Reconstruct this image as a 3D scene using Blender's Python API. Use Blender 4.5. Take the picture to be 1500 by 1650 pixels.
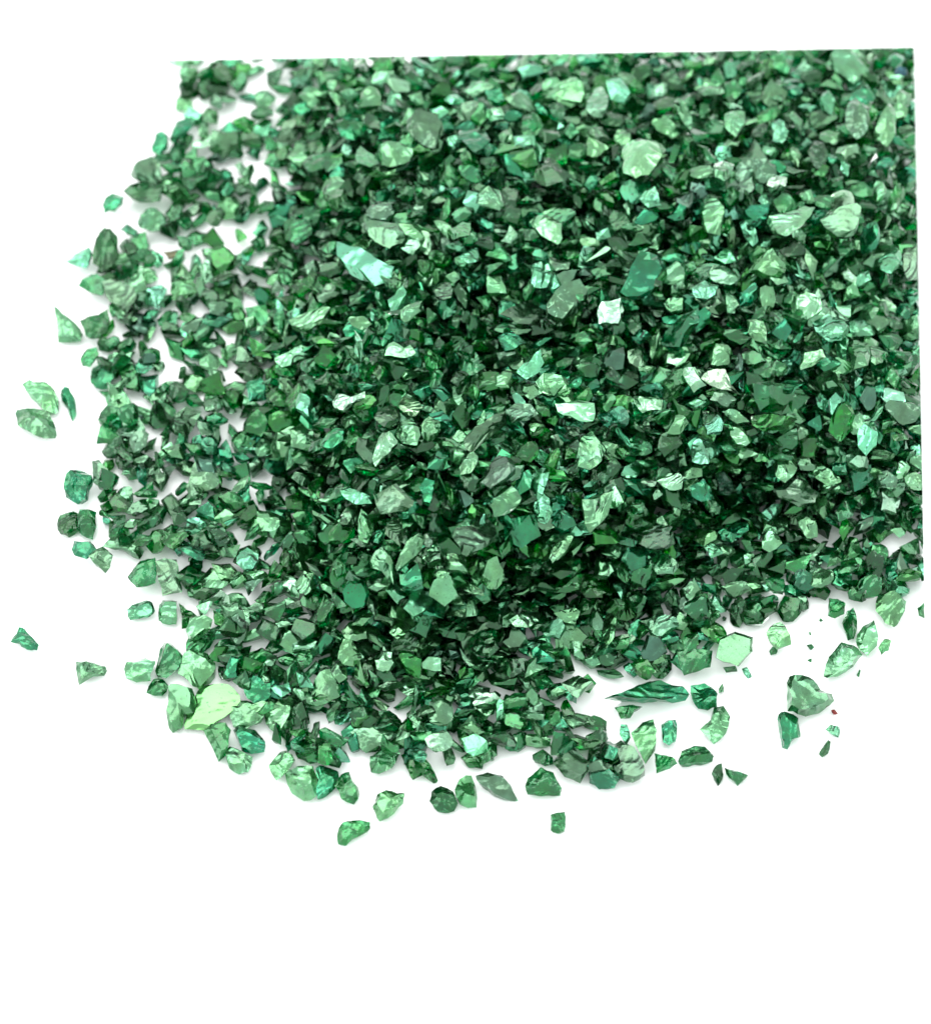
import bpy, math, random
import numpy as np
from mathutils import Vector, Matrix

sc = bpy.context.scene
for o in list(bpy.data.objects):
    bpy.data.objects.remove(o)
col = sc.collection
# 1 Blender unit = 1 cm (the whole picture is about 11 cm wide)
sc.unit_settings.system = 'METRIC'
sc.unit_settings.scale_length = 0.01

# ------------------------------------------------------------------ camera
S = 0.0075                      # cm per photo pixel at the aim point
ELEV = math.radians(57)
DIST = 42.0
cam_d = bpy.data.cameras.new('camera')
cam = bpy.data.objects.new('camera', cam_d)
col.objects.link(cam)
sc.camera = cam
CP = Vector((0, -DIST*math.cos(ELEV), DIST*math.sin(ELEV)))
cam.location = CP
cam.rotation_euler = (math.pi/2-ELEV, 0, 0)
cam_d.sensor_fit = 'HORIZONTAL'
cam_d.sensor_width = 36
cam_d.lens = 36*DIST/(1500*S)
cam_d.clip_start = 1
cam_d.clip_end = 3000
cam_d.dof.use_dof = True
cam_d.dof.focus_distance = DIST-1.2
cam_d.dof.aperture_fstop = cam_d.lens/1000/2/0.25
RM = cam.rotation_euler.to_matrix()
K = 36/cam_d.lens/1500          # tan per photo pixel
def ray(px, py):
    return (RM @ Vector(((px-750)*K, -(py-825)*K, -1))).normalized()
def on_plane(px, py, p0, n):
    d = ray(px, py)
    return CP + d*((p0-CP).dot(n)/d.dot(n))
ZUP = Vector((0, 0, 1))
def at(px, py, z):
    return on_plane(px, py, Vector((0, 0, z)), ZUP)

# ------------------------------------------------------------------ light
world = bpy.data.worlds.new('World')
sc.world = world
world.use_nodes = True
bg = world.node_tree.nodes['Background']
bg.inputs[0].default_value = (0.93, 1.0, 0.97, 1)
bg.inputs[1].default_value = 1.8
def area(name, loc, size, power, color=(1, 1, 1), target=(0, 0, 0)):
    l = bpy.data.lights.new(name, 'AREA')
    l.shape = 'RECTANGLE'
    l.size, l.size_y = size
    l.energy = power
    l.color = color
    o = bpy.data.objects.new(name, l)
    col.objects.link(o)
    o.location = loc
    o.rotation_euler = (Vector(target)-Vector(loc)).to_track_quat('-Z', 'Y').to_euler()
    return o
area('softbox_back', (-14, 34, 58), (62, 44), 36000, (1, 1, 0.98))
area('softbox_side', (-62, -6, 40), (40, 48), 23000, (1, 1, 1))
area('strip_light', (52, 18, 40), (8, 44), 9000, (1, 1, 1))
sc.view_settings.view_transform = 'Standard'
sc.view_settings.look = 'None'
sc.view_settings.exposure = 0
sc.view_settings.gamma = 1
sc.render.engine = 'CYCLES'
sc.cycles.max_bounces = 10
sc.cycles.glossy_bounces = 6
sc.cycles.transmission_bounces = 8
sc.cycles.diffuse_bounces = 3
sc.cycles.caustics_reflective = True
sc.cycles.caustics_refractive = True
sc.cycles.sample_clamp_indirect = 6

# ------------------------------------------------------------------ materials
def nd(nt, t, **kw):
    n = nt.nodes.new(t)
    for k, v in kw.items():
        setattr(n, k, v)
    return n
def white_mat():
    m = bpy.data.materials.new('white_paper')
    m.use_nodes = True
    nt = m.node_tree
    b = nt.nodes['Principled BSDF']
    b.inputs['Base Color'].default_value = (0.92, 0.91, 0.92, 1)
    b.inputs['Roughness'].default_value = 0.8
    b.inputs['Specular IOR Level'].default_value = 0.1
    no = nd(nt, 'ShaderNodeTexNoise')
    no.inputs['Scale'].default_value = 6
    bu = nd(nt, 'ShaderNodeBump')
    bu.inputs['Strength'].default_value = 0.02
    nt.links.new(no.outputs['Fac'], bu.inputs['Height'])
    nt.links.new(bu.outputs[0], b.inputs['Normal'])
    return m
def glass_mat():
    m = bpy.data.materials.new('green_coated_glass')
    m.use_nodes = True
    nt = m.node_tree
    L = nt.links.new
    nt.nodes.clear()
    out = nd(nt, 'ShaderNodeOutputMaterial')
    ac = nd(nt, 'ShaderNodeAttribute', attribute_name='chip_coord')
    at_ = nd(nt, 'ShaderNodeAttribute', attribute_name='tint')
    V = ac.outputs['Vector']
    def math_(op, a, b=None, c=None):
        n = nd(nt, 'ShaderNodeMath', operation=op)
        for i, x in enumerate((a, b, c)):
            if x is None: continue
            if isinstance(x, (int, float)): n.inputs[i].default_value = x
            else: L(x, n.inputs[i])
        return n.outputs[0]
    def noise(scale, detail=2, rough=.5, dist=0):
        n = nd(nt, 'ShaderNodeTexNoise')
        n.inputs['Scale'].default_value = scale
        n.inputs['Detail'].default_value = detail
        n.inputs['Roughness'].default_value = rough
        n.inputs['Distortion'].default_value = dist
        L(V, n.inputs['Vector'])
        return n.outputs['Fac']
    # conchoidal ripples: rings round the point where each chip was struck
    ln = nd(nt, 'ShaderNodeVectorMath', operation='LENGTH')
    L(V, ln.inputs[0])
    n1 = noise(1.1, 2)
    ph = math_('ADD', math_('MULTIPLY', ln.outputs['Value'], 17.0), math_('MULTIPLY', n1, 13.0))
    rings = math_('SINE', ph)
    mask = nd(nt, 'ShaderNodeMapRange')
    L(noise(1.4, 1), mask.inputs['Value'])
    mask.inputs['From Min'].default_value = .45
    mask.inputs['From Max'].default_value = .64
    rip = math_('MULTIPLY', rings, mask.outputs[0])
    med = noise(1.5, 2.4, .5, .5)
    fine = noise(13, 2)
    h = math_('ADD', math_('MULTIPLY', rip, 0.028), math_('MULTIPLY', med, 0.095))
    h = math_('ADD', h, math_('MULTIPLY', fine, 0.010))
    bu = nd(nt, 'ShaderNodeBump')
    bu.inputs['Strength'].default_value = 0.9
    bu.inputs['Distance'].default_value = 0.22
    L(h, bu.inputs['Height'])
    # pigment: the chip's own tint, drifting a little within the chip, dark pits
    hs = nd(nt, 'ShaderNodeHueSaturation')
    L(at_.outputs['Color'], hs.inputs['Color'])
    mr = nd(nt, 'ShaderNodeMapRange')
    L(noise(1.6, 2), mr.inputs['Value'])
    mr.inputs['From Min'].default_value = .3; mr.inputs['From Max'].default_value = .7
    mr.inputs['To Min'].default_value = .487; mr.inputs['To Max'].default_value = .515
    L(mr.outputs[0], hs.inputs['Hue'])
    mr2 = nd(nt, 'ShaderNodeMapRange')
    L(noise(2.1, 3), mr2.inputs['Value'])
    mr2.inputs['From Min'].default_value = .3; mr2.inputs['From Max'].default_value = .7
    mr2.inputs['To Min'].default_value = .7; mr2.inputs['To Max'].default_value = 1.25
    L(mr2.outputs[0], hs.inputs['Value'])
    pit = nd(nt, 'ShaderNodeMapRange')
    L(noise(24, 1), pit.inputs['Value'])
    pit.inputs['From Min'].default_value = .66; pit.inputs['From Max'].default_value = .74
    mx = nd(nt, 'ShaderNodeMix', data_type='RGBA')
    L(pit.outputs[0], mx.inputs['Factor'])
    L(hs.outputs[0], mx.inputs[6])
    mx.inputs[7].default_value = (.05, .12, .06, 1)
    C = mx.outputs[2]
    met = nd(nt, 'ShaderNodeBsdfPrincipled')
    L(C, met.inputs['Base Color'])
    met.inputs['Metallic'].default_value = 1.0
    met.inputs['Roughness'].default_value = 0.23
    L(bu.outputs[0], met.inputs['Normal'])
    met.inputs['Coat Weight'].default_value = 0.5
    met.inputs['Coat Roughness'].default_value = 0.05
    gl = nd(nt, 'ShaderNodeBsdfPrincipled')
    gm = nd(nt, 'ShaderNodeGamma'); gm.inputs['Gamma'].default_value = 0.85
    sat = nd(nt, 'ShaderNodeHueSaturation'); sat.inputs['Saturation'].default_value = 1.25
    L(C, gm.inputs[0]); L(gm.outputs[0], sat.inputs['Color'])
    L(sat.outputs[0], gl.inputs['Base Color'])
    gl.inputs['Transmission Weight'].default_value = 1.0
    gl.inputs['IOR'].default_value = 1.5
    gl.inputs['Roughness'].default_value = 0.06
    L(bu.outputs[0], gl.inputs['Normal'])
    ms = nd(nt, 'ShaderNodeMixShader')
    L(at_.outputs['Alpha'], ms.inputs[0])
    L(met.outputs[0], ms.inputs[1]); L(gl.outputs[0], ms.inputs[2])
    L(ms.outputs[0], out.inputs['Surface'])
    return m
M_white = white_mat()
M_glass = glass_mat()

# ------------------------------------------------------------------ setting
gm_ = bpy.data.meshes.new('ground')
gm_.from_pydata([(-300, -300, 0), (300, -300, 0), (300, 300, 0), (-300, 300, 0)], [], [(0, 1, 2, 3)])
gm_.materials.append(M_white)
ground = bpy.data.objects.new('ground', gm_)
col.objects.link(ground)
ground['kind'] = 'structure'
ground['label'] = 'seamless pure white surface under the spilled chips'

# ------------------------------------------------------------------ chip geometry
rng = np.random.default_rng(11)
random.seed(5)
TONES = {   # reflective tint, glassiness
 'p': ((.44, .70, .46), .35), 'P': ((.58, .84, .60), .15), 'g': ((.19, .48, .25), .58),
 'd': ((.09, .30, .14), .60), 't': ((.17, .51, .31), .40), 'm': ((.44, .78, .56), .22),
 'o': ((.33, .48, .34), .30), 'e': ((.05, .46, .17), .70), 'b': ((.74, .92, .72), .05),
 'y': ((.17, .50, .19), .55), 'n': ((.17, .16, .10), .1), 'r': ((.60, .09, .06), .2), 'u': ((.02, .20, .28), .3),
 'f': ((.34, .55, .31), .05), 's': ((.19, .31, .24), .2)}
def clean(v, f):
    return v, [t for t in f if len(set(t)) == 3]
def subdiv(v, f, n):
    v = [tuple(x) for x in v]
    for _ in range(n):
        cache, nf = {}, []
        def mid(a, b):
            k = (a, b) if a < b else (b, a)
            if k not in cache:
                cache[k] = len(v)
                v.append(tuple((v[a][i]+v[b][i])/2 for i in range(3)))
            return cache[k]
        for a, b, c in f:
            x, y, z = mid(a, b), mid(b, c), mid(c, a)
            nf += [(a, x, z), (x, b, y), (z, y, c), (x, y, z)]
        f = nf
    return np.array(v), np.array(f, dtype=np.int32)
def vnoise(v, amp, freq, r):
    """smooth pseudo noise displacement"""
    out = np.zeros_like(v)
    for k in range(4):
        w = r.normal(size=(3, 3))*freq*(1+.6*k)
        p = r.uniform(0, 6.28, 3)
        out += np.sin(v @ w + p)/(1+k)
    return v + out*amp
def scoop(v, r, n, lo=.10, hi=.26, topy=False):
    """press large spheres into the surface: shell-shaped fracture hollows"""
    for _ in range(n):
        d = r.normal(size=3)
        if topy: d[2] = abs(d[2])*2+.8; d[:2] *= .8
        d /= np.linalg.norm(d)
        R = r.uniform(.6, 1.6)
        ext = (v @ d).max()
        c = d*(ext+R-r.uniform(lo, hi))
        q = v-c
        l = np.linalg.norm(q, axis=1)
        ins = l < R
        v[ins] = c+q[ins]/l[ins, None]*R
    return v
def poly_chip(P, t, r, nsub=2, jit=.04, flat=False):
    """P: (n,2) outline in its own plane (any size), t: thickness -> verts, tris"""
    P = np.asarray(P, float)
    a = .5*np.sum(P[:, 0]*np.roll(P[:, 1], -1)-np.roll(P[:, 0], -1)*P[:, 1])
    if a < 0: P = P[::-1]
    size = np.sqrt(abs(a))
    Q = []
    n = len(P)
    for i in range(n):
        p, q = P[i], P[(i+1) % n]
        Q.append(p)
        if np.linalg.norm(q-p) > .22*size:
            e = q-p
            Q.append((p+q)/2+np.array([e[1], -e[0]])*r.uniform(-.06, .09))
    P = np.array(Q)
    n = len(P)
    c = P.mean(0)
    # inner (top facet) outline: pulled in, off-centre
    off = r.normal(size=2)*size*(.06 if flat else .13)
    s1 = (.90 if flat else r.uniform(.5, .82))
    tilt = r.normal(size=2)*(.05 if flat else .45)*t/size*1.2
    top = c+off+(P-c)*s1*(1+r.uniform(-.10, .10, (n, 1))*(.2 if flat else 1))
    zt = t*.5+(top-c) @ tilt
    zr = r.uniform(-.12, .22, n)*t*(.4 if flat else 1)
    bot = c-off*.5+(P-c)*r.uniform(.55, .85)
    zb = -t*.5+(bot-c) @ (r.normal(size=2)*.2*t/size)
    v = [(*P[i], zr[i]) for i in range(n)]+[(*top[i], zt[i]) for i in range(n)]+[(*bot[i], zb[i]) for i in range(n)]
    tc = c+off; bc = c-off*.5
    v += [(*tc, t*.5+(off @ tilt)+(0 if flat else r.uniform(-.1, .25)*t)), (*bc, -t*.55)]
    f = []
    for i in range(n):
        j = (i+1) % n
        f += [(i, j, n+j), (i, n+j, n+i), (j, i, 2*n+i), (j, 2*n+i, 2*n+j),
              (n+i, n+j, 3*n), (2*n+j, 2*n+i, 3*n+1)]
    v, f = subdiv(v, f, nsub)
    v = v-np.array([c[0], c[1], 0])
    v /= size
    if not flat: v = scoop(v, r, 3, .02, .12*min(1, t/size*2)+.03, True)
    v = vnoise(v, .008, 6, r)
    v *= size
    v += np.array([c[0], c[1], 0])
    return v, f
def hull_chip(r, nsub=2):
    import bmesh
    sx, sy, sz = 1, r.uniform(.55, .9), r.uniform(.32, .6)
    n = r.integers(7, 13)
    pts = r.normal(size=(n, 3)); pts /= np.linalg.norm(pts, axis=1)[:, None]
    pts *= r.uniform(.75, 1.1, (n, 1))*.56
    pts *= np.array([sx, sy, sz])
    bm = bmesh.new()
    for p in pts: bm.verts.new(p)
    bmesh.ops.convex_hull(bm, input=bm.verts)
    bmesh.ops.delete(bm, geom=[x for x in bm.verts if not x.link_faces], context='VERTS')
    bmesh.ops.triangulate(bm, faces=bm.faces)
    bm.verts.index_update()
    v = [tuple(x.co) for x in bm.verts]; f = [tuple(y.index for y in x.verts) for x in bm.faces]
    bm.free()
    v, f = subdiv(v, f, nsub)
    v = scoop(v, r, 3, .03, .12)
    return vnoise(v, .008, 6, r), f
def rand_poly(r, aspect):
    n = r.integers(4, 8)
    a = np.sort((np.arange(n)+r.uniform(-.33, .33, n))/n*2*math.pi)
    k = r.uniform(.66, 1.2, n)
    return np.c_[np.cos(a)*k*.52, np.sin(a)*k*.52/aspect]
PROTO = []
for i in range(90):
    r = np.random.default_rng(100+i)
    if i % 3 == 0: PROTO.append(hull_chip(r))
    else:
        asp = r.choice([1.1, 1.3, 1.5, 1.8, 2.5], p=[.25, .3, .22, .15, .08])
        PROTO.append(poly_chip(rand_poly(r, asp), r.uniform(.22, .42), r))
PROTO_LOW = []
for i in range(20):
    PROTO_LOW.append(hull_chip(np.random.default_rng(500+i), 1))

# the photograph's pile stops at two straight cuts (far side, right side)
def cut_plane(a, b, inside):
    d1, d2 = ray(*a), ray(*b)
    n = d1.cross(d2).normalized()
    if n.dot(ray(*inside)) < 0: n = -n
    return np.array(n)
CUTS = [cut_plane((262, 96), (1473, 75), (800, 800)), cut_plane((1473, 75), (1490, 995), (800, 800))]
CPn = np.array(CP)
def clip_verts(W, r):
    """flatten what lies beyond a cut onto it; None if the whole chip is beyond"""
    for n in CUTS:
        d = (W-CPn) @ n
        if d.max() < .03: return None
        j = r.uniform(0, .006)
        m = d < j
        W[m] += np.outer(j-d[m], n)
    return W
def make_mesh(name, V, F, coord, tint):
    me = bpy.data.meshes.new(name)
    me.vertices.add(len(V)); me.vertices.foreach_set('co', V.astype(np.float32).ravel())
    me.loops.add(len(F)*3); me.loops.foreach_set('vertex_index', F.astype(np.int32).ravel())
    me.polygons.add(len(F))
    me.polygons.foreach_set('loop_start', np.arange(0, len(F)*3, 3, dtype=np.int32))
    me.update(calc_edges=True)
    me.validate()
    me.polygons.foreach_set('use_smooth', np.ones(len(me.polygons), dtype=bool))
    me.set_sharp_from_angle(angle=math.radians(24))
    a = me.attributes.new('chip_coord', 'FLOAT_VECTOR', 'POINT'); a.data.foreach_set('vector', coord.astype(np.float32).ravel())
    a = me.attributes.new('tint', 'FLOAT_COLOR', 'POINT'); a.data.foreach_set('color', tint.astype(np.float32).ravel())
    me.materials.append(M_glass)
    return me
def tint_of(tone, r):
    c, g = TONES[tone]
    c = np.array(c)**1.25
    l = c @ np.array([.3, .6, .1])
    c = np.clip(l+(c-l)*1.36, .006, 1)*np.array([.42, .5, .5])*r.uniform(.8, 1.2)*(1+r.normal(size=3)*.04)
    return np.array([*np.clip(c, 0.01, .97), np.clip(g+r.uniform(-.1, .15), 0, .85)])

# ------------------------------------------------------------------ the spread (photo pixels)
OUT = np.array([(300,60),(306,190),(262,245),(262,300),(300,330),(262,380),(190,400),(152,450),(155,520),(145,570),(175,640),(168,700),(152,760),(155,840),(230,880),(290,900),(310,960),(320,1030),(350,1060),(390,1110),(430,1160),(470,1200),(530,1225),(600,1195),(650,1215),(720,1225),(800,1215),(850,1190),(900,1205),(950,1235),(990,1230),(965,1170),(925,1130),(965,1105),(1010,1085),(1060,1090),(1090,1070),(1150,1045),(1165,1015),(1225,985),(1290,985),(1300,960),(1335,950),(1400,955),(1460,945),(1500,935),(1700,900),(1700,-100),(300,-100)], float)
HOLES = [(255,392,22,14),(232,360,8,8),(345,225,9,18),(382,225,9,13),(417,272,14,12),(440,190,12,8),(318,170,14,10),(403,186,8,10),(375,180,10,10),(470,125,12,12),(520,130,10,16),
 (415,140,8,8),(445,155,8,8),(600,300,16,7),(700,302,10,12),(570,225,20,10),(545,345,8,10),(515,330,8,10),(590,100,14,8),(660,110,10,6),(755,302,8,6),(548,350,8,8),(360,365,20,6),(360,395,18,6),(220,440,6,12),
 (266,455,8,14),(330,495,10,8),(405,495,8,16),(435,505,6,8),(432,590,24,10),(395,630,8,14),(385,610,14,8),(265,555,14,6),(225,640,10,12),(240,690,18,6),(295,655,18,5),(315,700,10,6),(385,670,7,10),(190,775,7,14),
 (250,808,8,8),(340,805,10,10),(270,845,16,7),(310,830,14,8),(380,850,7,9),(165,850,6,12),(425,768,10,6),(290,765,8,6),(280,895,14,8),(365,955,12,8),(405,960,9,8),(270,958,10,5),(335,1010,6,14),(345,1035,8,6),
 (395,1130,10,5),(450,1205,20,8),(415,1170,6,8),(640,1150,10,6),(625,1180,14,9),(430,1165,10,6),(530,1170,18,6),(690,1210,12,6),(785,1112,5,5),(805,1120,6,5),(700,1225,12,6),(945,1130,18,14),(915,1085,10,8),(960,1095,10,8),(895,1130,12,8),
 (1385,860,14,8),(1430,880,13,13),(1400,985,24,26),(1470,860,8,12),(1245,918,5,8),(1320,985,22,14),(1330,870,10,4),(1350,860,8,8),(1390,890,5,5),(565,730,4,5),(555,560,6,4),(500,555,4,6),(508,820,5,6),(515,880,8,10)]
def inside(P, x, y):
    res = False
    n = len(P)
    j = n-1
    for i in range(n):
        xi, yi = P[i]; xj, yj = P[j]
        if (yi > y) != (yj > y) and x < (xj-xi)*(y-yi)/(yj-yi)+xi: res = not res
        j = i
    return res
A_ = OUT; B_ = np.roll(OUT, -1, 0)
def edge_dist(x, y):
    p = np.array([x, y]); d = B_-A_
    t = np.clip(np.sum((p-A_)*d, 1)/np.sum(d*d, 1), 0, 1)
    return float(np.min(np.linalg.norm(A_+d*t[:, None]-p, axis=1)))
def height(x, y):
    if not inside(OUT, x, y): return 0.0
    d = edge_dist(x, y)
    lim = 30 + 230*np.clip((560-x)/250, 0, 1) + 60*np.clip((y-900)/150, 0, 1)*np.clip((1000-x)/150, 0, 1)
    u = np.clip((d-lim)/340, 0, 1)
    h = 1.35*u*u*(3-2*u)*.75 + .34*u
    return float(h*(1+.05*math.sin(x*.021+y*.013)+.04*math.sin(x*.009-y*.031)))
def in_hole(x, y, g=0):
    for cx, cy, a, b in HOLES:
        if ((x-cx)/(a+g))**2+((y-cy)/(b+g))**2 < 1: return True
    return False

# ------------------------------------------------------------------ single chips, largest in view
# tone / style (f = flat slab) ; outline in photo pixels ; own label or None ; name used as a landmark or None
D = []
def C(tone, pts, label=None, lm=None):
    n = [float(q) for q in pts.replace(',', ' ').split()]
    D.append((tone, np.array(n).reshape(-1, 2), label, lm))
C('p','35,620 44,623 62,624 78,626 93,637 95,648 94,665 84,666 70,661 66,652 52,638','pale wing-shaped chip, upper of the isolated pair at far left','wing-shaped chip at far left')
C('p','24,666 28,662 44,659 68,661 80,668 86,680 91,697 90,708 80,709 60,704 40,693 28,684','pale ribbed fan-shaped chip, lower of the isolated pair at far left')
C('t','97,638 104,631 115,634 122,645 123,668 118,679 112,669 106,652','small teal curved chip beside the wing-shaped one at far left')
C('t','17,1036 20,1030 30,1011 40,1014 52,1028 63,1040 60,1047 50,1048 40,1045 30,1037','dark teal chip lying alone at the lower far left','lone dark teal chip')
C('p','123,1066 137,1064 152,1067 170,1074 173,1082 168,1089 150,1092 128,1104 125,1095','pale flag-shaped chip alone on white, left of another pale one')
C('p','200,1080 204,1068 235,1061 248,1064 247,1072 239,1085 239,1098 220,1100 204,1095','pale squarish chip alone on white just left of the pile')
C('m','205,982 212,976 237,968 246,972 250,986 246,992 230,997 210,1000 206,994','shiny mint block on the lower left fringe, nearly rectangular')
C('p','262,967 285,970 286,990 284,1007 262,1005 256,1000 257,975')
C('e','288,972 300,982 318,992 322,1000 306,1012 293,1014')
C('g','265,1034 275,1036 297,1060 290,1075 268,1093 255,1093 250,1080 258,1050')
C('g','236,1118 247,1095 262,1094 272,1105 262,1123 250,1122')
C('p','291,1075 297,1053 315,1046 335,1055 348,1070 345,1085 328,1100 318,1110 305,1098 286,1085')
C('g','300,1035 308,1015 330,1008 345,1025 338,1045 318,1055 300,1050')
C('p','272,1108 285,1100 310,1110 317,1135 312,1150 296,1152 294,1172 278,1182 271,1165 270,1135','ribbed shiny chip overlapping the left side of the palest flat slab')
C('f','298,1175 300,1155 314,1135 318,1113 335,1104 360,1105 375,1118 383,1135 365,1155 345,1168 330,1178','large palest flat speckled slab at the lower left edge','palest flat slab')
C('g','328,1178 340,1168 360,1167 372,1182 366,1210 352,1229','green wedge pointing down below the palest flat slab')
C('t','376,1178 385,1172 410,1178 427,1195 425,1212 405,1217 390,1210')
C('p','362,1215 375,1205 395,1215 408,1222 400,1245 385,1249 370,1240')
C('p','370,1140 385,1130 410,1132 428,1145 422,1165 398,1175 376,1172')
C('p','425,1140 450,1120 475,1135 473,1160 470,1190 445,1185 428,1165')
C('p','433,1235 450,1212 462,1210 476,1228 462,1245 445,1259')
C('p','458,1245 480,1236 505,1236 512,1255 510,1285 490,1291 470,1278',None,'pale chip at the bottom left rim')
C('g','475,1200 490,1190 515,1190 530,1205 520,1225 500,1232 480,1222')
C('t','508,1238 520,1234 545,1245 545,1265 525,1285 512,1290 508,1268')
C('g','538,1265 550,1248 562,1246 578,1270 580,1280 570,1297 550,1287')
C('p','600,1302 608,1282 618,1277 640,1282 653,1280 650,1295 636,1312 612,1326 605,1312','pale ribbed tooth-shaped chip alone below the pile, lower left','ribbed tooth-shaped chip')
C('g','543,1346 552,1326 568,1322 596,1325 597,1335 585,1345 570,1352 558,1364 545,1363','lowest chip of all, green and boot-shaped, alone on white')
C('d','692,1293 695,1276 710,1266 730,1275 738,1295 732,1308 712,1312 700,1305','dark rounded chip at the bottom rim touching a pale upright one')
C('p','732,1275 740,1255 760,1250 766,1270 768,1302 740,1298','pale upright block between dark rounded chip and winged olive chip')
C('o','766,1252 785,1246 810,1252 822,1265 836,1292 822,1291 800,1282 786,1270 772,1262','olive winged chip with pointed tail at the bottom rim','olive winged chip')
C('g','845,1268 850,1254 872,1238 892,1245 904,1268 903,1283 875,1284 850,1280','grey green dome-shaped chip at the bottom rim, flat underneath','dome-shaped chip')
C('g','886,1315 910,1308 911,1325 909,1340 898,1344 887,1340','small square green chip alone below the dome-shaped chip')
C('p','596,1220 612,1208 640,1205 645,1215 632,1240 610,1247 598,1247')
C('e','646,1218 665,1212 680,1215 695,1235 706,1258 698,1264 680,1250 665,1258 656,1240')
C('g','742,1222 755,1212 770,1210 781,1225 777,1240 755,1238')
C('g','860,1220 875,1208 890,1220 892,1232 878,1235 862,1230')
C('o','890,1230 905,1205 925,1205 945,1225 952,1240 935,1262 910,1252')
C('p','836,1190 860,1186 888,1192 887,1202 862,1205 837,1200')
C('t','945,1240 960,1225 985,1235 1000,1255 990,1270 965,1272 950,1262')
C('o','985,1200 1000,1195 1015,1202 1030,1230 1039,1250 1018,1264 1000,1255 985,1235')
C('m','537,1155 545,1145 575,1140 578,1152 565,1163 540,1168')
C('o','565,1180 580,1168 610,1170 632,1190 620,1205 590,1215 575,1200')
C('p','655,1150 665,1140 680,1160 684,1170 672,1175 660,1165')
C('g','770,1175 785,1160 800,1172 795,1195 782,1200 766,1188')
C('t','972,1128 1000,1122 1030,1105 1065,1098 1100,1108 1110,1120 1105,1130 1060,1132 1010,1131','very long teal sliver lying level along the lower right rim','long teal sliver')
C('t','1112,1105 1135,1103 1156,1118 1155,1140 1140,1145 1125,1142 1115,1128')
C('p','1127,1175 1145,1160 1150,1140 1165,1138 1177,1155 1175,1168 1158,1195 1150,1199 1140,1188','pale bent block below the right end of the long teal sliver')
C('t','1065,1168 1075,1162 1089,1160 1091,1175 1088,1195 1078,1202 1068,1195','small upright teal oval alone on white below the long teal sliver')
C('g','1092,1228 1098,1212 1120,1201 1138,1205 1150,1220 1148,1227 1120,1228 1095,1232','green half-moon chip lying flat side down near bottom right')
C('d','1146,1248 1155,1232 1163,1230 1165,1250 1160,1262 1156,1268 1150,1258','small dark diamond-shaped chip below the half-moon chip')
C('g','1167,1238 1190,1242 1207,1248 1198,1258 1188,1268 1176,1256','small green triangle right of the dark diamond-shaped chip')
C('p','1268,1110 1272,1090 1293,1088 1310,1098 1322,1112 1340,1118 1344,1130 1328,1145 1310,1153 1285,1153 1268,1145','biggest isolated chip, pale with shell ripples, lower right','biggest isolated rippled chip')
C('t','1252,1160 1258,1148 1270,1148 1286,1158 1288,1175 1290,1188 1275,1195 1268,1209 1260,1205 1255,1180','teal pointed chip hanging below the biggest isolated rippled chip')
C('r','1339,1145 1345,1143 1350,1151 1343,1152','tiny red grain on white at lower right')
C('m','1330,1176 1338,1168 1353,1172 1353,1182 1351,1190 1340,1184','tiny palest mint flake below the red grain')
C('d','1319,1215 1325,1205 1332,1194 1338,1200 1334,1215 1325,1221','tiny dark keyhole-shaped grain below the pale mint flake')
C('p','1326,1090 1335,1060 1355,1036 1375,1040 1390,1055 1375,1075 1350,1090 1332,1095','long ribbed leaf-shaped chip leaning right above the isolated rippled chip','leaf-shaped chip at lower right')
C('g','1357,1005 1365,985 1375,980 1381,1000 1376,1030 1366,1032')
C('P','1378,1035 1390,1010 1408,1000 1415,1030 1410,1045 1398,1058 1385,1048')
C('p','1410,985 1415,955 1445,950 1460,970 1450,1000 1440,1012 1425,1005')
C('p','1415,1045 1425,1030 1436,1033 1432,1048 1420,1056')
C('g','1380,1088 1384,1079 1387,1080 1384,1092','tiny green grain right of the leaf-shaped chip')
C('g','1319,1000 1322,996 1326,1000 1322,1003','topmost tiny grain in the column of four at lower right')
C('g','1303,1020 1305,1017 1307,1024 1304,1024','second tiny grain down in the column of four, thinnest')
C('g','1301,1042 1308,1038 1312,1043 1306,1048','third tiny grain down in the column of four, largest')
C('g','1301,1064 1308,1061 1308,1068 1305,1067','lowest tiny grain in the column of four at lower right')
C('p','1234,1020 1240,1012 1255,1008 1268,1025 1275,1038 1255,1045 1248,1040')
C('g','1239,1050 1245,1042 1252,1045 1250,1054 1242,1056')
C('p','1152,1060 1160,1030 1185,1018 1214,1028 1213,1050 1190,1075 1165,1068','large smooth striped chip bulging from the lower right rim','smooth striped rim chip')
C('m','1195,1078 1203,1075 1211,1092 1205,1094')
C('p','1158,1110 1164,1101 1166,1115 1158,1117')
C('d','1165,1075 1185,1073 1188,1082 1170,1084')
C('p','1016,1182 1035,1165 1052,1160 1055,1190 1055,1210 1040,1232 1032,1215')
C('g','1054,1215 1075,1218 1092,1230 1080,1240 1058,1247')
C('m','1000,1168 1010,1168 1016,1190 1010,1200 998,1185')
C('g','1090,1050 1110,1045 1148,1050 1145,1075 1125,1083 1102,1089')
C('g','1050,1058 1080,1055 1082,1080 1068,1096 1050,1088')
C('g','990,1140 1015,1135 1035,1140 1018,1148 1016,1158 1000,1158')
C('g','1478,980 1490,970 1490,997 1480,992')
C('g','1335,965 1362,972 1360,990 1345,997 1334,993')
C('p','86,491 100,505 120,520 134,540 130,551 95,551 92,530','pale triangular chip at the left rim with its tip up','pale triangle at the left rim')
C('d','128,518 150,512 172,501 177,520 172,535 150,548 138,540','dark chip touching the pale triangle at the left rim')
C('m','105,421 120,410 143,397 149,410 140,434 122,428','small light mint kite-shaped chip at the upper left rim','mint kite-shaped chip')
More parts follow.
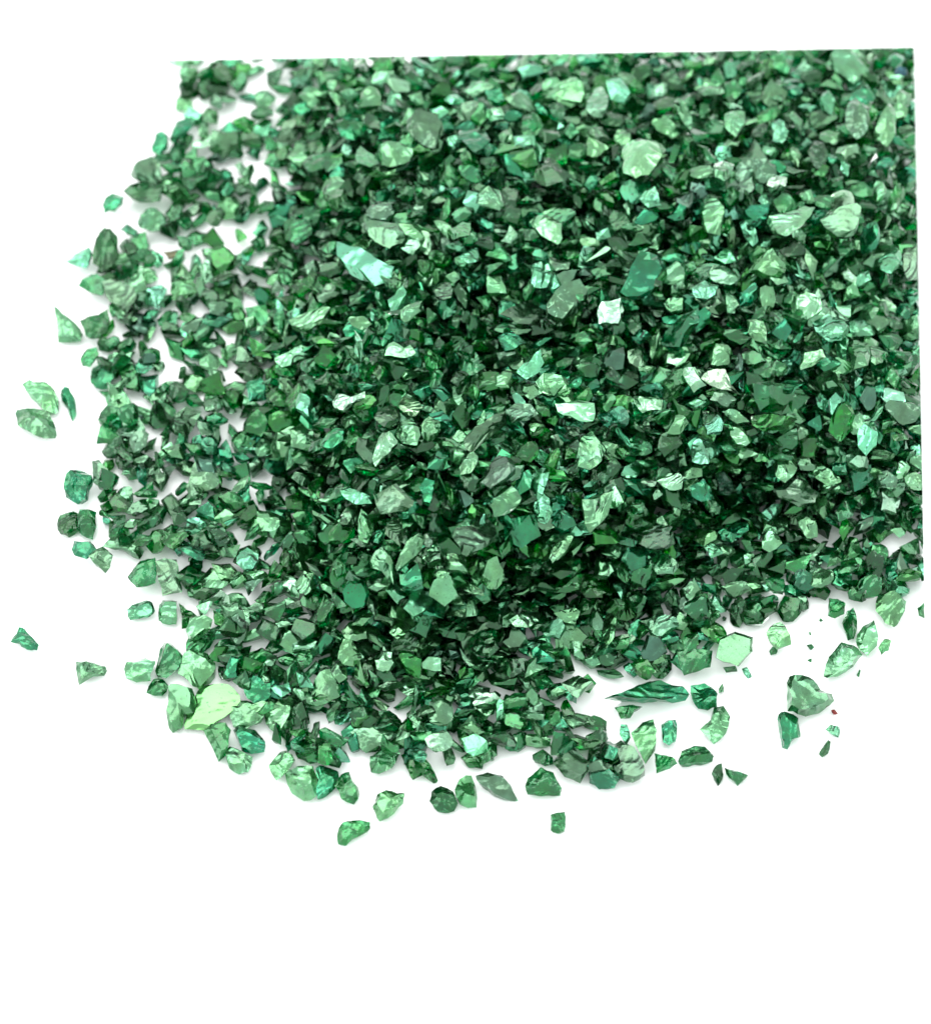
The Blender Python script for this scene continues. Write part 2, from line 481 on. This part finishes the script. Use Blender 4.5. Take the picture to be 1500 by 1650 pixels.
C('t','165,330 170,318 182,312 200,318 198,330 185,340 168,343','teal rounded chip at the tip of the upper left rim','rounded teal rim chip')
C('d','198,308 222,292 265,300 258,325 240,327 215,322')
C('o','210,280 225,262 245,252 258,262 262,285 250,300 220,292')
C('t','245,235 252,215 262,210 272,220 270,240 258,252 246,245')
C('t','273,225 285,195 310,187 315,195 300,215 280,232')
C('p','286,175 288,155 305,150 310,170 300,178 288,178')
C('g','287,140 300,118 312,120 310,145 295,155')
C('g','315,140 325,125 345,115 347,135 338,155 325,163')
C('P','260,92 300,92 320,96 318,104 292,106 275,103','pale sliver cut by the far edge at the very top left','pale sliver at the top left cut')
C('p','220,358 235,345 258,341 270,350 268,370 245,372 226,366')
C('g','265,345 285,325 296,335 292,352 275,360')
C('t','194,370 205,360 222,372 220,380 205,378')
C('g','208,385 215,375 235,377 242,395 240,408 225,413 210,400')
C('d','150,400 160,385 175,376 190,382 192,410 180,430 165,438 150,425')
C('g','126,460 145,450 160,448 175,460 165,476 145,472')
C('o','165,455 190,450 215,465 218,490 205,505 185,490 170,475')
C('n','262,405 288,402 289,415 272,418','small dark brown chip in a white gap at the upper left','dark brown chip')
C('g','301,380 315,370 335,375 330,390 315,398 303,392')
C('g','129,578 140,563 155,562 158,575 145,592 133,590')
C('t','146,605 150,592 170,584 182,590 185,610 175,627 155,625 147,617','round saturated teal chip on the left rim','round teal chip at the left rim')
C('g','193,600 195,578 205,569 220,585 230,610 225,632 205,630')
C('p','170,645 178,630 195,622 203,635 218,655 208,690 195,685 180,670')
C('p','230,640 235,628 260,624 275,627 274,650 268,662 248,655')
C('p','217,665 225,655 245,662 263,680 245,684 225,682')
C('g','155,715 162,690 172,678 190,690 195,705 180,715')
C('t','180,705 205,700 210,712 200,725 185,718')
C('o','272,685 280,670 300,655 325,665 312,690 300,706 280,700')
C('o','148,742 160,740 178,760 178,780 165,790 150,778')
C('t','107,802 112,780 128,755 148,768 140,785 137,805 125,812','bright teal ribbed chip standing out from the left rim','ribbed teal chip at the left rim')
C('d','91,845 97,830 118,824 132,832 128,855 112,867 98,860')
C('g','130,825 155,825 155,850 150,870 130,862 124,845')
C('t','115,885 120,873 145,872 155,885 140,902 120,895')
C('o','142,895 165,880 182,895 178,915 170,924 155,912')
C('p','165,880 185,860 210,865 232,890 225,903 205,890 185,885')
C('e','235,880 245,855 268,852 275,870 262,888 245,892')
C('g','205,930 225,905 250,900 255,920 250,940 220,948')
C('o','250,905 285,902 288,930 290,955 262,962 255,935')
C('p','315,940 340,915 360,918 370,940 355,950 325,952')
C('o','300,785 312,755 320,747 330,760 330,790 325,815 305,815','olive spindle-shaped chip standing upright, left of centre','olive spindle-shaped chip')
C('o','727,859 752,838 770,830 785,838 799,852 799,870 775,885 752,897 743,893 738,880','large pale scratched chip with six sides near the centre','large six-sided chip')
C('p','796,810 800,795 812,787 825,784 840,802 832,818 800,831')
C('m','860,800 866,792 885,803 890,825 880,845 865,840')
C('m','547,415 553,402 600,410 635,430 630,445 605,461 580,450 553,430','large bright mint slab lying aslant, upper left of the pile','large mint slab')
C('p','610,445 635,438 648,455 640,472 620,460')
C('o','581,362 600,355 640,360 653,375 650,392 632,402 600,385')
C('o','590,340 600,328 630,328 635,345 625,358 595,355')
C('p','519,305 525,290 548,285 564,300 560,330 545,340 525,325')
C('p','610,250 620,235 650,230 665,240 660,258 640,268 615,265')
C('p','572,250 580,235 605,250 612,265 595,270 575,262')
C('o','655,195 665,192 700,198 714,215 700,240 680,232 655,210',None,'olive grey chip near the top')
C('t','742,210 780,210 790,225 765,247 750,230')
C('p','885,160 900,140 925,122 940,135 937,165 920,172 900,158')
C('P','943,175 952,155 967,138 977,160 970,190 955,188','bright pale drop-shaped chip near the top middle','drop-shaped chip near the top')
C('m','976,130 1000,125 1015,150 1005,165 985,162')
C('P','853,355 880,345 905,360 906,385 898,394 870,378')
C('d','858,265 865,255 885,252 905,270 908,290 880,300 860,290')
C('m','855,435 860,425 880,422 900,440 910,460 890,465 870,468 855,455')
C('o','880,490 895,470 925,465 945,485 930,505 905,515 882,505',None,'wavy olive grey chip')
C('o','805,505 830,492 860,492 885,505 870,525 835,520')
C('b','962,505 970,485 1000,480 1005,500 998,525 965,522','brightest mint white striped chip right of centre top','brightest striped chip')
C('p','645,500 660,490 680,485 683,500 655,522 647,515')
C('o','695,470 710,455 725,455 728,475 715,485')
C('m','740,415 752,405 768,400 770,420 755,425')
C('p','720,372 745,358 758,360 755,380 730,385')
C('P','1003,250 1005,235 1030,222 1060,232 1067,250 1045,280 1025,290 1005,280','bright glittering chip with white ripples in the upper middle','bright rippled chip')
C('m','1030,320 1040,305 1055,300 1065,330 1045,335')
C('t','1195,345 1205,332 1240,328 1235,350 1218,365 1200,355')
C('P','1239,350 1275,340 1300,345 1295,360 1275,380 1255,378')
C('o','1320,355 1340,335 1380,330 1385,355 1375,380 1350,380 1330,370','grey green ribbed trapezoid chip at the upper right','ribbed trapezoid chip')
C('p','1205,435 1230,410 1245,400 1265,425 1265,440 1240,449 1220,445')
C('p','1128,325 1135,318 1155,335 1165,360 1160,378 1140,375 1132,345')
C('p','1085,165 1092,157 1105,165 1115,190 1113,208 1100,195')
C('p','1167,185 1200,180 1200,195 1185,220 1168,205',None,'pale chip at the top right')
C('m','1243,200 1255,192 1267,210 1260,230 1245,228')
C('o','1362,195 1365,170 1378,158 1400,175 1398,210 1380,225 1365,210')
C('p','1405,222 1420,185 1433,165 1445,185 1443,215 1430,235 1410,225')
C('p','1333,105 1345,90 1378,88 1398,110 1395,125 1375,133 1345,115')
C('m','1316,160 1335,145 1345,160 1340,190 1325,180')
C('b','1232,290 1250,283 1268,285 1265,300 1245,308 1232,300','small creamy white oval chip at the upper right','creamy white oval chip')
C('o','1211,290 1215,255 1235,255 1250,265 1248,285 1225,298')
C('p','1150,275 1165,260 1183,265 1180,285 1165,293 1152,285')
C('t','1000,470 1015,430 1030,405 1060,410 1073,432 1055,450 1050,470 1020,485','large wavy teal chip right of centre','large wavy teal chip')
C('t','1065,550 1075,535 1100,510 1125,495 1128,520 1110,540 1095,570 1070,560','large teal block leaning right below the wavy teal chip','large leaning teal block')
C('p','1204,515 1230,517 1235,550 1215,548 1205,535')
C('P','1277,475 1300,470 1322,480 1325,500 1300,515 1278,510')
C('m','1308,520 1335,507 1350,512 1370,530 1355,550 1335,550 1315,535')
C('p','1070,490 1080,482 1102,485 1100,500 1080,502')
C('m','1115,465 1135,452 1158,460 1155,478 1135,485 1120,480')
C('b','1355,440 1365,432 1380,447 1378,458 1360,450')
C('m','1415,420 1420,405 1440,395 1452,405 1448,430 1435,442 1418,435')
C('o','1455,400 1478,398 1480,450 1465,455 1456,430')
C('p','1382,495 1400,487 1417,498 1405,515 1385,510')
C('u','1440,118 1448,105 1460,110 1462,120 1448,124','small dark blue chip at the top right corner of the pile','small blue chip')
C('b','1128,610 1140,597 1168,595 1178,620 1200,640 1160,628 1140,620','creamy white jagged chip at the right of the pile','creamy jagged chip')
C('P','1100,595 1120,592 1138,620 1118,633 1102,610')
C('g','1212,618 1245,616 1290,628 1303,640 1290,655 1260,668 1225,662 1215,645')
C('t','1247,620 1270,612 1295,618 1275,635 1255,632')
C('P','1021,640 1050,640 1068,645 1065,660 1035,665 1022,650')
C('P','1288,590 1295,568 1325,562 1330,575 1310,590 1290,596')
C('p','1365,555 1380,547 1400,555 1398,590 1375,597 1370,575')
C('p','1398,550 1420,560 1428,575 1410,588 1400,580')
C('o','1425,660 1440,645 1470,648 1484,660 1475,680 1455,685 1440,678','grey wavy chip touching the right cut edge','grey wavy chip at the right edge')
C('m','1113,718 1125,703 1145,708 1158,730 1140,750 1115,742')
C('p','1245,750 1260,732 1285,733 1285,755 1265,778 1250,768',None,'pale chip right of the slate one')
C('P','1058,775 1070,765 1090,765 1100,775 1098,788 1078,790')
C('P','1228,860 1235,845 1250,850 1260,875 1240,890 1228,885')
C('P','1285,895 1295,885 1318,880 1330,900 1320,915 1300,912',None,'pale pentagon at lower right')
C('p','1040,905 1055,892 1075,895 1095,912 1085,925 1060,925')
C('m','1133,880 1145,872 1160,880 1165,892 1145,900')
C('t','1155,860 1168,851 1188,862 1180,875 1163,870')
C('p','1283,835 1300,825 1315,840 1318,865 1300,870 1288,850')
C('o','1250,790 1275,770 1295,775 1322,795 1310,812 1285,818 1255,800')
C('p','1305,750 1320,745 1345,765 1355,775 1335,785 1312,770')
C('s','1150,765 1165,758 1183,790 1175,798 1158,795','dark slate grey chip with a smooth face right of centre','slate grey chip')
C('e','1335,695 1350,650 1365,645 1378,670 1370,695 1355,712')
C('m','1380,700 1392,680 1412,690 1410,720 1395,735 1382,720')
C('p','1028,590 1040,588 1058,592 1045,602 1030,598')
C('m','1135,685 1155,668 1165,680 1160,700 1140,700')
C('P','1455,770 1475,760 1485,765 1485,790 1465,790')
C('d','1030,865 1055,842 1085,850 1087,875 1060,890 1032,882')
C('t','1110,785 1125,775 1142,790 1150,805 1130,808 1115,800')
C('y','1210,670 1240,666 1285,675 1265,692 1230,695 1212,685')
C('o','1410,765 1430,758 1446,770 1445,785 1415,787')
C('b','537,648 545,635 565,640 588,630 588,640 570,650 555,664 540,658','bright mint white bow-tie chip left of centre','bow-tie chip')
C('b','640,655 650,640 670,645 678,660 668,672 650,665')
C('o','603,672 620,655 640,655 648,670 636,685 618,690')
C('p','638,690 650,675 668,680 678,700 672,718 650,716 640,705')
C('p','677,685 690,672 708,680 710,695 690,712 678,700')
C('o','747,707 770,690 795,675 817,670 815,685 790,705 760,730 750,722','long grey blade-shaped chip pointing up right near the centre','grey blade-shaped chip')
C('p','740,755 750,738 768,730 770,745 758,762 742,765')
C('P','600,740 610,705 620,692 635,705 640,718 620,740 605,752')
C('m','548,790 560,785 598,802 600,812 575,814 555,802')
C('o','602,795 625,785 640,780 668,808 660,820 640,825 615,830')
C('t','675,785 685,770 700,775 698,795 692,818 680,812')
C('o','775,780 790,745 805,735 825,740 830,755 815,770 790,785')
C('o','805,770 820,755 845,750 838,770 820,780')
C('e','830,735 850,712 862,710 865,735 855,745')
C('y','873,750 885,730 900,720 902,740 890,760')
C('p','928,735 935,720 955,713 975,728 970,745 950,757 930,752')
C('P','892,650 905,648 958,650 960,668 955,680 920,672 895,665','pale yellow green slab lying level right of centre','pale level slab')
C('o','815,660 830,650 855,652 867,668 850,678 825,682')
C('m','832,600 845,585 865,565 872,590 862,605 848,612')
C('p','862,615 875,600 905,605 910,620 895,635 872,632')
C('P','620,572 620,560 635,550 650,560 660,555 670,568 665,575 640,572')
C('p','937,806 955,800 973,800 972,825 965,845 950,860 942,845')
C('P','975,800 990,780 1000,785 1005,810 990,822 978,812')
C('o','548,835 560,822 580,820 578,840 570,848 548,845')
C('p','578,850 582,820 592,830 603,855 592,875 578,870')
C('o','622,850 630,838 643,835 650,855 645,880 630,870 620,862')
C('p','637,915 650,890 665,870 682,860 684,870 670,895 650,912 640,920')
C('t','552,950 562,935 585,935 595,955 590,975 570,980 555,968','smooth teal chip with a peaked top, lower left of centre','smooth peaked teal chip')
C('m','650,980 660,958 680,950 697,958 698,972 680,990 665,998','rippled mint scallop right of the smooth peaked teal chip')
C('p','773,935 780,910 800,900 813,930 800,950 782,948')
C('p','885,900 900,870 915,858 925,870 910,895 890,907')
C('p','732,935 745,930 775,950 780,960 760,957 735,945')
C('p','895,1045 900,1010 920,1008 955,1035 945,1045 920,1045 903,1055',None,'big pale wedge at the lower middle')
C('p','627,1018 635,1000 655,993 665,1005 655,1015 640,1030')
C('o','630,1040 640,1018 668,1015 675,1035 665,1050 640,1048')
C('P','604,1065 615,1050 635,1050 640,1070 625,1085 608,1080')
C('y','640,1055 660,1050 680,1062 676,1095 655,1085')
C('P','679,1068 690,1058 713,1060 713,1083 695,1082 680,1078','pale speckled square chip in the lower middle','speckled square chip')
C('p','545,1065 555,1035 570,1035 585,1060 570,1075 548,1072')
C('g','758,1030 770,1018 800,1018 805,1045 790,1060 765,1052')
C('o','740,1045 755,1045 775,1065 800,1075 780,1082 755,1075')
C('P','818,1000 845,985 868,985 870,1000 850,1012 830,1010')
C('p','893,990 920,978 935,985 930,1000 910,1000')
C('p','970,1020 985,980 998,985 990,1030 975,1048')
C('g','800,1150 830,1140 850,1160 845,1180 812,1170')
C('P','765,1140 780,1135 795,1140 785,1160 772,1162')
C('o','730,1110 735,1090 748,1100 755,1130 745,1145 732,1130')
C('p','1040,1010 1055,992 1090,995 1095,1010 1070,1028 1048,1025')
C('m','1143,975 1150,955 1160,962 1170,985 1155,990')
C('P','470,520 495,505 520,495 532,495 515,520 490,535 472,530')
C('P','442,580 470,570 500,560 503,570 480,580 455,592','pale lemon green sliver left of centre beside a white gap','pale lemon sliver')
C('p','333,470 350,455 378,450 380,465 365,495 350,500')
C('P','320,430 335,413 355,420 357,440 330,458')
C('p','275,460 280,448 310,450 318,470 300,482 278,485')
C('P','215,440 225,430 250,435 255,450 240,458 222,450')
C('m','225,465 260,460 270,465 255,500 235,490')
C('t','315,520 330,505 370,500 375,515 350,530 320,530')
C('t','262,520 280,500 287,502 283,530 270,535')
C('m','285,535 295,520 312,518 312,538 300,545')
C('P','305,555 325,545 350,545 353,558 335,565 310,563')
C('p','355,425 365,415 395,405 400,412 380,430')
C('d','300,865 320,848 355,848 365,865 350,890 315,892')
C('p','395,830 410,820 435,825 465,840 470,855 440,870 410,860')
C('p','475,940 490,920 505,925 510,945 495,960 480,955')
C('P','370,990 385,975 410,985 412,995 395,1018 378,1012')
C('g','345,1040 365,1030 390,1035 400,1060 380,1080 355,1070')


# fill up to 300 with further large chips where the listed ones leave room
cent = [d[1].mean(0) for d in D]
rr = np.random.default_rng(77)
tries = 0
TW = list('pgdtmoePybs'); TP = np.array([.15, .27, .17, .12, .055, .08, .09, .02, .03, .004, .008]); TP = TP/TP.sum()
N_IND = 300
while len(D) < N_IND and tries < 60000:
    tries += 1
    x, y = rr.uniform(200, 1475), rr.uniform(92, 1190)
    if not inside(OUT, x, y) or in_hole(x, y, 8): continue
    if x > 1470 or edge_dist(x, y) < 22: continue
    lim = 46-8*min(1, tries/40000)
    if min(np.hypot(c[0]-x, c[1]-y) for c in cent) < lim: continue
    asp = rr.choice([1.1, 1.35, 1.7, 2.2], p=[.3, .35, .25, .1])
    P = rand_poly(rr, 1.0)
    L_ = rr.uniform(36, 48)*math.sqrt(asp)*.85
    a = rr.uniform(0, math.pi)
    P = P*np.array([L_, L_/asp])*1.05
    R = np.array([[math.cos(a), -math.sin(a)], [math.sin(a), math.cos(a)]])
    D.append((rr.choice(TW, p=TP), P @ R.T+np.array([x, y]), None, None))
    cent.append(np.array([x, y]))

WORDS = {'f': 'pale green', 'p': 'pale green', 'P': 'very pale green', 'g': 'mid green', 'd': 'dark green', 't': 'teal', 'm': 'light mint', 'o': 'olive grey',
         'e': 'emerald green', 'b': 'shiny whitish', 'y': 'yellow green', 'n': 'dark brown', 'r': 'red', 'u': 'blue', 's': 'slate grey'}
LM = [(d[3], d[1].mean(0)) for d in D if d[3]]
used = set(d[2] for d in D if d[2])
def shape_word(P):
    q = P-P.mean(0)
    w = np.sqrt(np.linalg.eigvalsh(q.T @ q))
    a = w[1]/max(w[0], 1e-6)
    ar = abs(.5*np.sum(P[:, 0]*np.roll(P[:, 1], -1)-np.roll(P[:, 0], -1)*P[:, 1]))
    s = 'small ' if ar < 550 else ('big ' if ar > 1500 else '')
    return s + ('long narrow' if a > 2.1 else 'oblong' if a > 1.45 else 'broad' if a > 1.2 else 'chunky')
def direction(dx, dy):
    k = int(round(math.degrees(math.atan2(-dy, dx))/45)) % 8
    return ['right of', 'up and right of', 'above', 'up and left of', 'left of', 'down and left of', 'below', 'down and right of'][k]
def auto_label(tone, P):
    c = P.mean(0)
    order = sorted(LM, key=lambda l: np.hypot(*(l[1]-c)))
    base = WORDS[tone]+' '+shape_word(P)+' chip '
    for nm, q in order[:6]:
        d = np.hypot(*(q-c))
        if d < 1: continue
        dd = 'just ' if d < 60 else ('' if d < 125 else 'further ')
        s = base+dd+direction(c[0]-q[0], c[1]-q[1])+' the '+nm
        if s not in used and len(s.split()) <= 16:
            used.add(s); return s
    s = base+'in the pile between the %s and the %s' % (order[0][0], order[1][0])
    if len(s.split()) > 16 or s in used:
        for nm, q in order[6:]:
            s = base+direction(c[0]-q[0], c[1]-q[1])+' the '+nm
            if s not in used: break
    used.add(s)
    return s
def thick_of(P): return None
for i, (tone, P, label, lm) in enumerate(D):
    r = np.random.default_rng(2000+i)
    c = P.mean(0)
    flat = label is not None and any(w in label for w in ('flat speckled', 'six sides', 'speckled square', 'smooth', 'level slab'))
    H = height(*c)
    area_px = abs(.5*np.sum(P[:, 0]*np.roll(P[:, 1], -1)-np.roll(P[:, 0], -1)*P[:, 1]))
    size = math.sqrt(area_px)*S
    t = size*(.14 if label and 'palest flat sp' in label and flat else .3 if flat else r.uniform(.32, .5))
    tl = r.normal(size=2)*(.05 if (H < .05) else .33)
    tl = np.clip(tl, -.5, .5)
    n = Vector((tl[0], tl[1]-.10*(H > .05), 1)).normalized()
    # centre height: on the sheet or on top of the pile
    z0 = t*.5+.02 if H < .05 else H+t*.5+.10+r.uniform(0, .05)
    if i >= 60 and H < .05 and r.uniform() < .5: z0 += .1
    p0 = at(c[0], c[1], z0)
    ux = Vector((1, 0, 0)); ux = (ux-n*ux.dot(n)).normalized(); uy = n.cross(ux)
    loc = []
    for x, y in P:
        w = on_plane(x, y, p0, n)-p0
        loc.append((w.dot(ux), w.dot(uy)))
    v, f = poly_chip(loc, t, r, 3 if size > .12 else 2, flat=flat)
    R = np.array([list(ux), list(uy), list(n)])
    W = v @ R+np.array(p0)
    # rest it: lowest point just on the sheet for chips lying on the sheet
    if H < .05 and W[:, 2].min() < 0.002:
        lift = .002-W[:, 2].min()
        W += np.outer(np.ones(len(W)), np.array((CP-p0).normalized())*lift/(CP-p0).normalized().z)
    W = clip_verts(W, r)
    if W is None: continue
    ctr = r.normal(size=3); ctr = ctr/np.linalg.norm(ctr)*r.uniform(.5, 1.2)
    coord = v/size*(.3 if tone == 'f' else .35 if (label and ('slab' in label or 'smooth' in label or 'block' in label)) else 1)+ctr
    org = np.array([W[:, 0].mean(), W[:, 1].mean(), max(0, W[:, 2].min())])
    me = make_mesh('glass_chip', W-org, f, coord, np.tile(tint_of(tone, r), (len(W), 1)))
    o = bpy.data.objects.new('glass_chip', me)
    col.objects.link(o)
    o.location = org
    o['label'] = label or auto_label(tone, P)
    o['category'] = 'glass chip'
    o['group'] = 'crushed glass chips spilled on the white surface'

# ------------------------------------------------------------------ the countless smaller chips: one object
VV, FF, CC, TT = [], [], [], []
base = 0
def put(px, py, z, size, tiltmax, protos, tone=None):
    global base
    k = rng.integers(len(protos))
    v, f = protos[k]
    sc3 = 1.28*size*np.array([1, rng.uniform(.8, 1.15), rng.uniform(.8, 1.2)])
    a = rng.uniform(0, 6.283)
    ax = rng.normal(size=2); ax /= np.linalg.norm(ax)
    th = min(abs(rng.normal())*tiltmax, 1.4)
    Rz = np.array(Matrix.Rotation(a, 3, 'Z'))
    Rt = np.array(Matrix.Rotation(th, 3, Vector((ax[0], ax[1], 0))))
    W = (v*sc3) @ (Rt @ Rz).T
    p = at(px, py, z)
    if z < .12:
        p = at(px, py, max(.01-W[:, 2].min(), z))
    W = W+np.array(p)
    if W[:, 2].min() < .002: W[:, 2] = np.maximum(W[:, 2], .002+.0005*rng.uniform())
    W = clip_verts(W, rng)
    if W is None: return
    ctr = rng.normal(size=3); ctr = ctr/np.linalg.norm(ctr)*rng.uniform(.5, 1.2)
    tone = tone or rng.choice(TW, p=TP)
    VV.append(W); FF.append(f+base); CC.append(v+ctr); TT.append(np.tile(tint_of(tone, rng), (len(W), 1)))
    base += len(W)
class Grid:
    def __init__(s, r): s.r = r; s.g = {}
    def ok(s, x, y):
        i, j = int(x//s.r), int(y//s.r)
        for a in (i-1, i, i+1):
            for b in (j-1, j, j+1):
                for p in s.g.get((a, b), ()):
                    if (p[0]-x)**2+(p[1]-y)**2 < s.r**2: return False
        return True
    def add(s, x, y): s.g.setdefault((int(x//s.r), int(y//s.r)), []).append((x, y))
polys = [d[1] for d in D]
def hidden_by_listed(x, y, g):
    for c, P in zip(cent, polys):
        if (c[0]-x)**2+(c[1]-y)**2 < (19 if np.ptp(P[:, 0]) > 30 else 12)**2: return True
    return False
# the chips lying straight on the sheet, also beneath the pile
G = Grid(20.5)
for k in range(60000):
    x, y = rng.uniform(170, 1500), rng.uniform(50, 1240)
    if not G.ok(x, y) or not inside(OUT, x, y): continue
    H = height(x, y)
    if in_hole(x, y, 9) or (H < .2 and hidden_by_listed(x, y, 0)): continue
    G.add(x, y)
    put(x, y, rng.uniform(.04, .14), rng.uniform(29, 43)*S, .25, PROTO if H < .5 else PROTO_LOW)
# surface layer
G = Grid(23.5)
for k in range(60000):
    x, y = rng.uniform(170, 1500), rng.uniform(40, 1240)
    if not G.ok(x, y) or not inside(OUT, x, y): continue
    H = height(x, y)
    if in_hole(x, y, 9 if H < .2 else 5): continue
    if hidden_by_listed(x, y, 0): continue
    G.add(x, y)
    s = rng.uniform(27, 42)*S*1.03
    if rng.uniform() < .12: s *= .6
    if H < .05:
        if rng.uniform() < (.3 if x < 480 and y < 620 else .7): put(x, y, rng.uniform(.16, .3), s, .35, PROTO)
    else: put(x, y, H+rng.uniform(-.03, .10), s, .42, PROTO)
# grit along the near edge
for k in range(90):
    x, y = rng.uniform(900, 1480), rng.uniform(950, 1180)
    if inside(OUT, x, y) and edge_dist(x, y) < 40: put(x, y, .02, rng.uniform(5, 12)*S, .3, PROTO_LOW)
# body of the pile underneath
for layer, dz in enumerate((.2, .42, .66, .92, 1.2, 1.5)):
    G = Grid(23 if layer < 2 else 30)
    for k in range(25000):
        x, y = rng.uniform(170, 1500), rng.uniform(60, 1240)
        if not G.ok(x, y) or not inside(OUT, x, y): continue
        z = height(x, y)-dz
        if z < .05: continue
        if layer == 0 and in_hole(x, y, 4): continue
        G.add(x, y)
        put(x, y, z, rng.uniform(32, 46)*S*(1 if layer < 2 else 1.2), .6, PROTO_LOW if layer > 0 else PROTO)
me = make_mesh('small_glass_chips', np.concatenate(VV), np.concatenate(FF), np.concatenate(CC), np.concatenate(TT))
o = bpy.data.objects.new('small_glass_chips', me)
col.objects.link(o)
o['kind'] = 'stuff'
o['category'] = 'crushed glass'
o['label'] = 'mass of countless smaller green crushed glass chips heaped on white'
print('CHIPS', len(D), 'stuff', len(VV), 'tris', sum(len(f) for f in FF))
